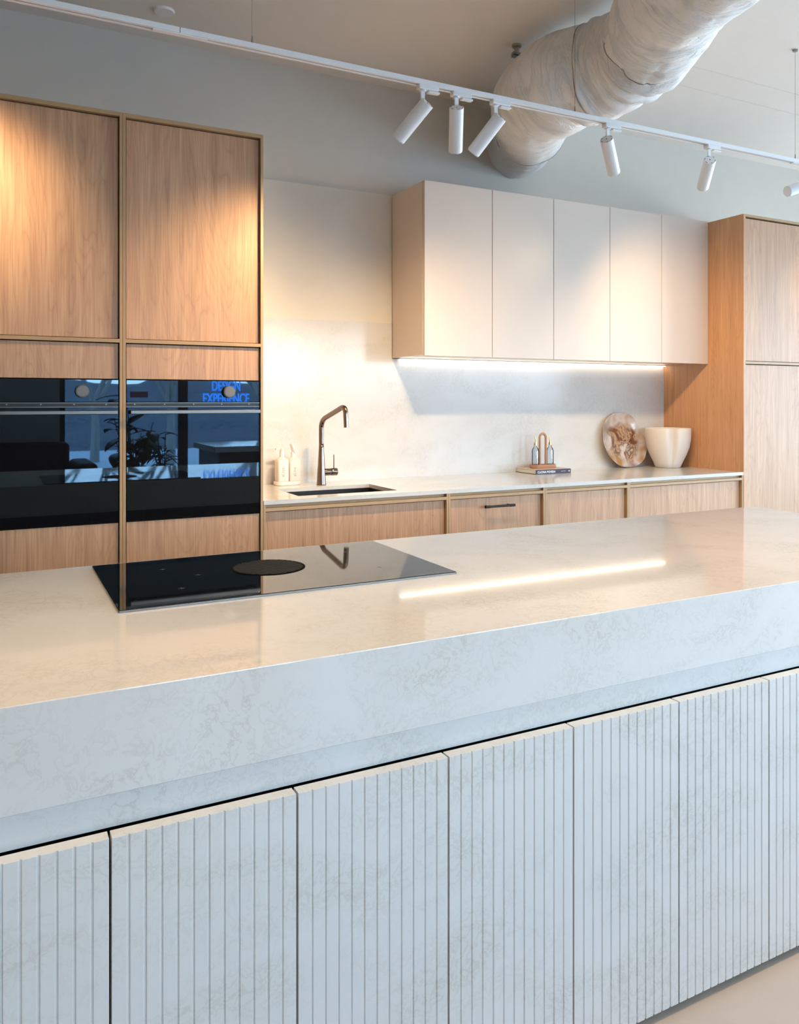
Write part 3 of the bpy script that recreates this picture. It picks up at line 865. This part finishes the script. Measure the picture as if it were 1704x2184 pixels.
P = SPOT_W
spotlight(1.542, TYC, TZ0, (-.074, .122, -.125), 'white track spotlight tilted left, first from the left', P * 1.3)
spotlight(1.700, TYC, TZ0, (.055, .100, -.146), 'white track spotlight pointing almost straight down, second from the left', P * 1.15, size=100)
spotlight(1.893, TYC, TZ0, (-.067, .116, -.134), 'white track spotlight tilted left with a lit rim, in front of the duct', P * 1.15, size=100)
spotlight(2.508, TYC, TZ0, (.118, .080, -.121), 'white track spotlight tilted right, below the duct', P * 0.9)
spotlight(3.160, TYC, TZ0, (.094, .131, -.097), 'white track spotlight above the rightmost beige wall cabinets', P * 0.75)
spotlight(3.945, TYC, TZ0, (-.170, .045, -.062), 'white track spotlight at the right picture edge showing its glowing end', P * 0.8)
spotlight(-.22, TYC, TZ0, (.02, .12, -.06), 'white track spotlight off the left picture edge', P * 0.9)
spotlight(4.80, TYC, TZ0, (.05, .12, -.09), 'white track spotlight off the right picture edge', P * 0.2)

# second track over the near side of the island, above the picture
T2Y = 0.95
t = thing('lighting_track', (2.0, T2Y, TZ0), 'second white lighting track over the island, above the picture', 'track')
tk = MB(); tk.box(TX0, TX1, T2Y - .0175, T2Y - .004, TZ0, TZ1).box(TX0, TX1, T2Y + .004, T2Y + .0175, TZ0, TZ1).box(TX0, TX1, T2Y - .004, T2Y + .004, TZ0 + .011, TZ1)
tk.build('rail', 'white_metal', t, bevel=.0008)
for xw in (-.66, .823, 1.75, 2.80, 3.79, 5.27):
    MB().cyl((xw, T2Y, TZ1), (xw, T2Y, ZC), .0009, .0009, 8).build('suspension_wire', 'wire', t)
for i, (xx, dd, pw) in enumerate(((-.5, (.05, .25, -.5), 1.0), (.55, (.03, .22, -.5), 1.0), (1.6, (.03, .22, -.5), 1.0), (2.7, (-.05, .22, -.5), .8), (1.9, (.15, -.12, -.5), .9))):
    spotlight(xx, T2Y, TZ0, dd, 'white spotlight on the second track, %s' % ('beyond the left end of the island', 'above the cooktop side of the island', 'above the middle of the island', 'above the right end of the island', 'turned back towards the island front')[i], P * pw * 0.80, size=80, blend=.9)

# ------------------------------------------------------------------ insulated duct
ctrl = [(2.985, 4.199, 3.03, .200), (2.95, 4.05, 3.03, .206), (2.87, 3.88, 3.02, .205), (2.73, 3.66, 3.00, .220), (2.585, 3.42, 2.985, .238), (2.54, 3.14, 2.985, .244),
        (2.62, 2.88, 2.985, .230), (2.60, 2.64, 2.985, .214), (2.47, 2.40, 2.99, .208), (2.35, 2.16, 2.99, .216), (2.28, 1.75, 3.0, .225), (2.2, .9, 3.0, .225)]
cp = []
for i in range(len(ctrl) - 1):
    q = [Vector(ctrl[max(0, min(len(ctrl) - 1, i + k))]) for k in (-1, 0, 1, 2)]
    for j in range(14):
        t_ = j / 14
        cp.append(.5 * ((2 * q[1]) + (q[2] - q[0]) * t_ + (2 * q[0] - 5 * q[1] + 4 * q[2] - q[3]) * t_ * t_ + (3 * q[1] - q[0] - 3 * q[2] + q[3]) * t_ ** 3))
cp.append(Vector(ctrl[-1]))
NS = len(cp)
folds = [(31, .06, .8, 1.2), (76, .13, 1.2, 1.5), (80, .09, 2.2, 1.2), (92, .08, .9, 1.4), (97, .13, 1.3, 1.5), (103, .16, 2.0, 1.5), (108, .12, 2.6, 1.4), (113, .09, .6, 1.4), (122, .06, 1.6, 1.5)]


def dr(i, a):
    v = 1.0
    for (c0, amp, ph, w_) in folds:
        cc = c0 + 2.4 * sin(a + ph) + 1.3 * mnoise.noise(Vector((cos(a) * 2, sin(a) * 2, c0)))
        v -= amp * (.55 + .45 * cos(a * 1 + ph * 2)) * math.exp(-((i - cc) / w_) ** 2)
        v += amp * .35 * math.exp(-((i - cc - w_ * 2.2) / (w_ * 1.4)) ** 2)
    p = Vector((cos(a) * 1.6, sin(a) * 1.6, i * .075))
    v += .040 * mnoise.noise(p) + .022 * mnoise.noise(Vector((cos(a) * 5, sin(a) * 5, i * .05 + a * .6)))
    v += .010 * mnoise.noise(Vector((cos(a) * 2.2, sin(a) * 2.2, i * .45)))
    rd = 1 - abs(mnoise.noise(Vector((cos(a) * 1.3 + 7, sin(a) * 1.3, i * .16 + sin(a * 2) * .8)))) * 2
    v -= .035 * max(0, rd - .72) / .28
    return v


dm = MB().tube([(p[0], p[1], p[2]) for p in cp], [p[3] for p in cp], 96, True, rfun=dr)
du = dm.build('ventilation_duct', 'duct_fabric', smooth='all')
# uv: u along, v around
uv = du.data.uv_layers.new(name='UVMap')
for poly in du.data.polygons:
    if len(poly.vertices) > 4: continue
    vs = [(li, du.data.loops[li].vertex_index) for li in poly.loop_indices]
    ks = [v % 96 for _, v in vs]; wrap = max(ks) - min(ks) > 48
    for li, v in vs:
        k_ = v % 96
        if wrap and k_ < 48: k_ += 96
        uv.data[li].uv = ((v // 96) / NS * 5, k_ / 96)
tag(du, 'large white fabric-wrapped ventilation duct bending from the wall along the ceiling', 'duct')


def ring_pts(i, a0, a1, k=24, out=1.004):
    pts = [Vector(c[:3]) for c in cp]; up = None; res = None
    for j in range(0, i + 1):
        t_ = (pts[min(j + 1, NS - 1)] - pts[max(j - 1, 0)]).normalized()
        if up is None:
            ref = Vector((0, 0, 1)); up = (ref - t_ * ref.dot(t_)).normalized()
        else: up = (up - t_ * up.dot(t_)).normalized()
    sd = t_.cross(up)
    return [pts[i] + (up * cos(a) + sd * sin(a)) * cp[i][3] * dr(i, a) * out for a in [a0 + (a1 - a0) * q / k for q in range(k + 1)]]


for (i, a0, a1) in ((31, 0, 2 * pi), (79, 0, 2 * pi), (103, 0, 2 * pi)):  # tie rings; the middle one also draws the shade of a crease
    MB().tube(ring_pts(i, a0, a1, 90), .0022, 6, False).build('crease_strap', 'wire', du)

# sprinkler bracket beside the duct, smoke sensor disc, small cap
SPX, SPY = 2.437, 3.396
t = thing('sprinkler_head', (SPX, SPY, ZC), 'small metal pipe bracket on the ceiling beside the duct', 'bracket')
MB().cyl((SPX, SPY, ZC - .012), (SPX, SPY, ZC), .024, .024, 24).cyl((SPX, SPY, ZC - .05), (SPX, SPY, ZC - .012), .013, .013, 16).build('base', 'steel', t, smooth=True)
MB().box(SPX - .025, SPX + .020, SPY - .012, SPY + .012, ZC - .055, ZC - .040).box(SPX - .034, SPX + .012, SPY - .004, SPY + .004, ZC - .072, ZC - .055).build('deflector', 'wire', t, bevel=.002)
tag(MB().cyl((.72, 3.87, ZC - .010), (.72, 3.87, ZC), .045, .050, 32).build('ceiling_sensor', 'white_plastic', smooth=True), 'small round white sensor cap on the dim ceiling at upper left', 'sensor')
tag(MB().cyl((-.02, 3.9, ZC - .012), (-.02, 3.9, ZC), .03, .035, 24).build('ceiling_sensor', 'white_plastic', smooth=True), 'tiny round cap on the ceiling in the top left corner', 'cap')

# ------------------------------------------------------------------ things behind the camera, seen mirrored in the oven doors
t = thing('sofa', (-.5, -2.4, 0), 'dark red sofa against the wall behind the camera, mirrored in the left oven', 'sofa')
MB().box(-1.7, .75, -2.75, -1.95, .10, .42).build('seat', 'sofa_red', t, bevel=.04, seg=3)
MB().box(-1.7, .75, -2.90, -2.62, .42, .92).build('backrest', 'sofa_red', t, bevel=.05, seg=3)
MB().box(.76, .98, -2.90, -1.95, .10, .72).build('armrest', 'sofa_red', t, bevel=.05, seg=3)
MB().box(-1.92, -1.71, -2.90, -1.95, .10, .72).build('armrest', 'sofa_red', t, bevel=.05, seg=3)
for x_, y_ in ((-1.8, -2.8), (.85, -2.8), (-1.8, -2.05), (.85, -2.05)):
    MB().cyl((x_, y_, 0), (x_, y_, .10), .02, .025, 12).build('leg', 'black_metal', t)


def plant(x, y, n_, h, label, lw, seed):
    rnd = random.Random(seed)
    t = thing('potted_plant', (x, y, 0), label, 'plant')
    MB().lathe((x, y, 0), [(.13, 0), (.17, .30), (.16, .30), (.15, .26), (.001, .26)], 28).build('pot', 'pot', t, smooth=True)
    st = MB(); lf = MB()
    for k in range(n_):
        a = rnd.uniform(0, 2 * pi); tilt = rnd.uniform(.05, .35); zt = rnd.uniform(.55, 1) * h
        top = Vector((x + sin(a) * tilt * zt, y + cos(a) * tilt * zt * .6, .26 + zt))
        st.tube([(x, y, .25), (x + (top.x - x) * .4, y + (top.y - y) * .4, .26 + zt * .5), top], [.012, .009, .004], 6)
        for j in range(7):
            q = rnd.uniform(.3, 1); base = Vector((x, y, .25)).lerp(top, q)
            a2 = rnd.uniform(0, 2 * pi); e_ = rnd.uniform(-.3, .9); L = rnd.uniform(.16, .32) * (lw / .07) ** .3
            dv = Vector((cos(a2) * cos(e_), sin(a2) * cos(e_), sin(e_))); sd = dv.cross(Vector((0, 0, 1))).normalized(); up = sd.cross(dv)
            prev = None
            for s_ in range(7):
                u = s_ / 6; c = base + dv * L * u + Vector((0, 0, -.10 * u * u)); wd = lw * sin(pi * min(1, u * .96 + .03)) ** .8
                cur = [lf.bm.verts.new(c + sd * wd + up * .008), lf.bm.verts.new(c - up * .002), lf.bm.verts.new(c - sd * wd + up * .008)]
                if prev:
                    lf.bm.faces.new((prev[0], prev[1], cur[1], cur[0])); lf.bm.faces.new((prev[1], prev[2], cur[2], cur[1]))
                prev = cur
    st.build('stems', 'bark', t); o = lf.build('foliage', 'leaf', t, smooth='all')
    md = o.modifiers.new('thick', 'SOLIDIFY'); md.thickness = .0015


plant(1.32, -1.75, 9, 1.25, 'tall broad-leaved potted plant mirrored between the two ovens', .07, 3)
plant(1.75, -2.45, 8, .75, 'low narrow-leaved potted plant by the window, mirrored in the right oven', .025, 5)
# second display island
t = thing('display_island', (3.1, -1.6, 0), 'dark fronted display island near the window, mirrored in the right oven', 'island')
MB().box(2.05, 4.9, -1.95, -1.05, .06, .86).build('body', 'panel_dark', t)
MB().box(2.0, 4.95, -2.0, -1.0, .86, .92).build('worktop', 'stone', t, bevel=.002)
MB().box(2.15, 4.8, -1.85, -1.15, 0, .06).build('plinth', 'gap_shade', t)


def stool(x, y, label):
    t = thing('bar_stool', (x, y, 0), label, 'stool', 'stools at the display island')
    MB().lathe((x, y, .62), [(.02, 0), (.17, .01), (.19, .035), (.17, .06), (.01, .06)], 28).build('seat', 'rattan', t, smooth=True)
    bk = MB()
    for k in range(9):
        a = R(200 + k * 17.5); bk.cyl((x + .19 * cos(a), y + .19 * sin(a) , .66), (x + .22 * cos(a), y + .22 * sin(a), .98), .012, .012, 8)
    bk.tube([(x + .22 * cos(R(200 + k * 5)), y + .22 * sin(R(200 + k * 5)), .98) for k in range(29)], .018, 10)
    bk.build('backrest', 'rattan', t, smooth=True)
    for a in (45, 135, 225, 315):
        MB().cyl((x + .12 * cos(R(a)), y + .12 * sin(R(a)), .63), (x + .20 * cos(R(a)), y + .20 * sin(R(a)), 0), .013, .011, 10).build('leg', 'black_metal', t, smooth=True)


stool(2.75, -.72, 'dark rattan stool at the left end of the display island')
stool(3.55, -.72, 'dark rattan stool at the middle of the display island')
# neon lettering hung inside the shop window (reads from outside)
for k, (wd, zz) in enumerate((('DESIGN', 1.520), ('EXPERIENCE', 1.360))):
    o = text('window_sign', wd, .180, 'neon', None, (2.62, YF + .08, zz), (R(90), 0, 0), .008, 'CENTER', sx=.60, bold=.003)
    tag(o, ('blue glowing word DESIGN hanging in the shop window, upper line', 'blue glowing word EXPERIENCE hanging in the shop window, lower line')[k], 'sign', 'blue window lettering')
tag(MB().box(1.42, 1.62, -2.75, -2.70, 1.43, 1.50).build('notice_board', 'pink', bevel=.002), 'small pink sign by the window, mirrored in the left oven', 'sign')
# outside
tag(MB().box(-14, 24, -16.9, YF - .13, -.14, -.03).build('street', 'asphalt'), 'grey wet street outside the shop window', 'street')
bk = MB(); gxs, gys = 70, 14
vv = [[bk.bm.verts.new((-14 + 38 * i_ / gxs, -17 - 8 * j_ / gys, -.10 + 2.55 * (j_ / gys) ** .8 * (.85 + .25 * mnoise.noise(Vector((i_ * .12, j_ * .2, 0)))) + .22 * mnoise.noise(Vector((i_ * .9, j_ * .9, 3))))) for i_ in range(gxs + 1)] for j_ in range(gys + 1)]
for j_ in range(gys):
    for i_ in range(gxs): bk.bm.faces.new((vv[j_][i_], vv[j_][i_ + 1], vv[j_ + 1][i_ + 1], vv[j_ + 1][i_]))
tag(bk.build('brush_bank', 'brick_far', smooth='all'), 'grey scrubby bank on the far side of the street', 'bank')


def tree(x, y, h, seed, label):
    rnd = random.Random(seed); m_ = MB()

    def br(p, d, L, r, lev):
        p = Vector(p); q = p + d * L
        mid = p.lerp(q, .5) + Vector((rnd.uniform(-1, 1), rnd.uniform(-1, 1), rnd.uniform(-.3, .3))) * L * .07
        m_.tube([p, mid, q], [r, r * .85, r * .68], 6 if lev else 10)
        if lev >= 5: return
        for _ in range(3 if lev < 4 else 2):
            a = rnd.uniform(0, 2 * pi); sp = rnd.uniform(.35, .8)
            side = Vector((cos(a), sin(a), rnd.uniform(-.1, .3)))
            br(q - d * L * rnd.uniform(0, .25), (d + side * sp).normalized(), L * rnd.uniform(.62, .82), r * .62, lev + 1)
    br((x, y, -.018), Vector((0, 0, 1)), h * .26, .11, 0)
    o = m_.build('tree', 'bark', loc=(x, y, -.02)); tag(o, label, 'tree', 'bare trees outside the window')


tree(3.50, -11.0, 5, 11, 'bare tree outside the window, mirrored in the right oven')
tree(2.05, -12.5, 5, 5, 'bare tree outside the window, mirrored in the left oven')
tree(5.55, -10.5, 5, 21, 'bare tree outside the window, right of the blue lettering')
tree(9.8, -9.0, 7, 33, 'bare tree far along the street')
hg = MB()
for k in range(20):
    cx = -1.4 + k * .12 + random.uniform(-.05, .05)
    hg.lathe((cx, -9.0 + random.uniform(-.2, .2), -.03), [(.16, 0), (.24, .2), (.24, .5), (.15, .70 + random.uniform(-.1, .12)), (.02, .85)], 7)
tag(hg.build('hedge', 'hedge'), 'green clipped hedge outside the window', 'hedge')
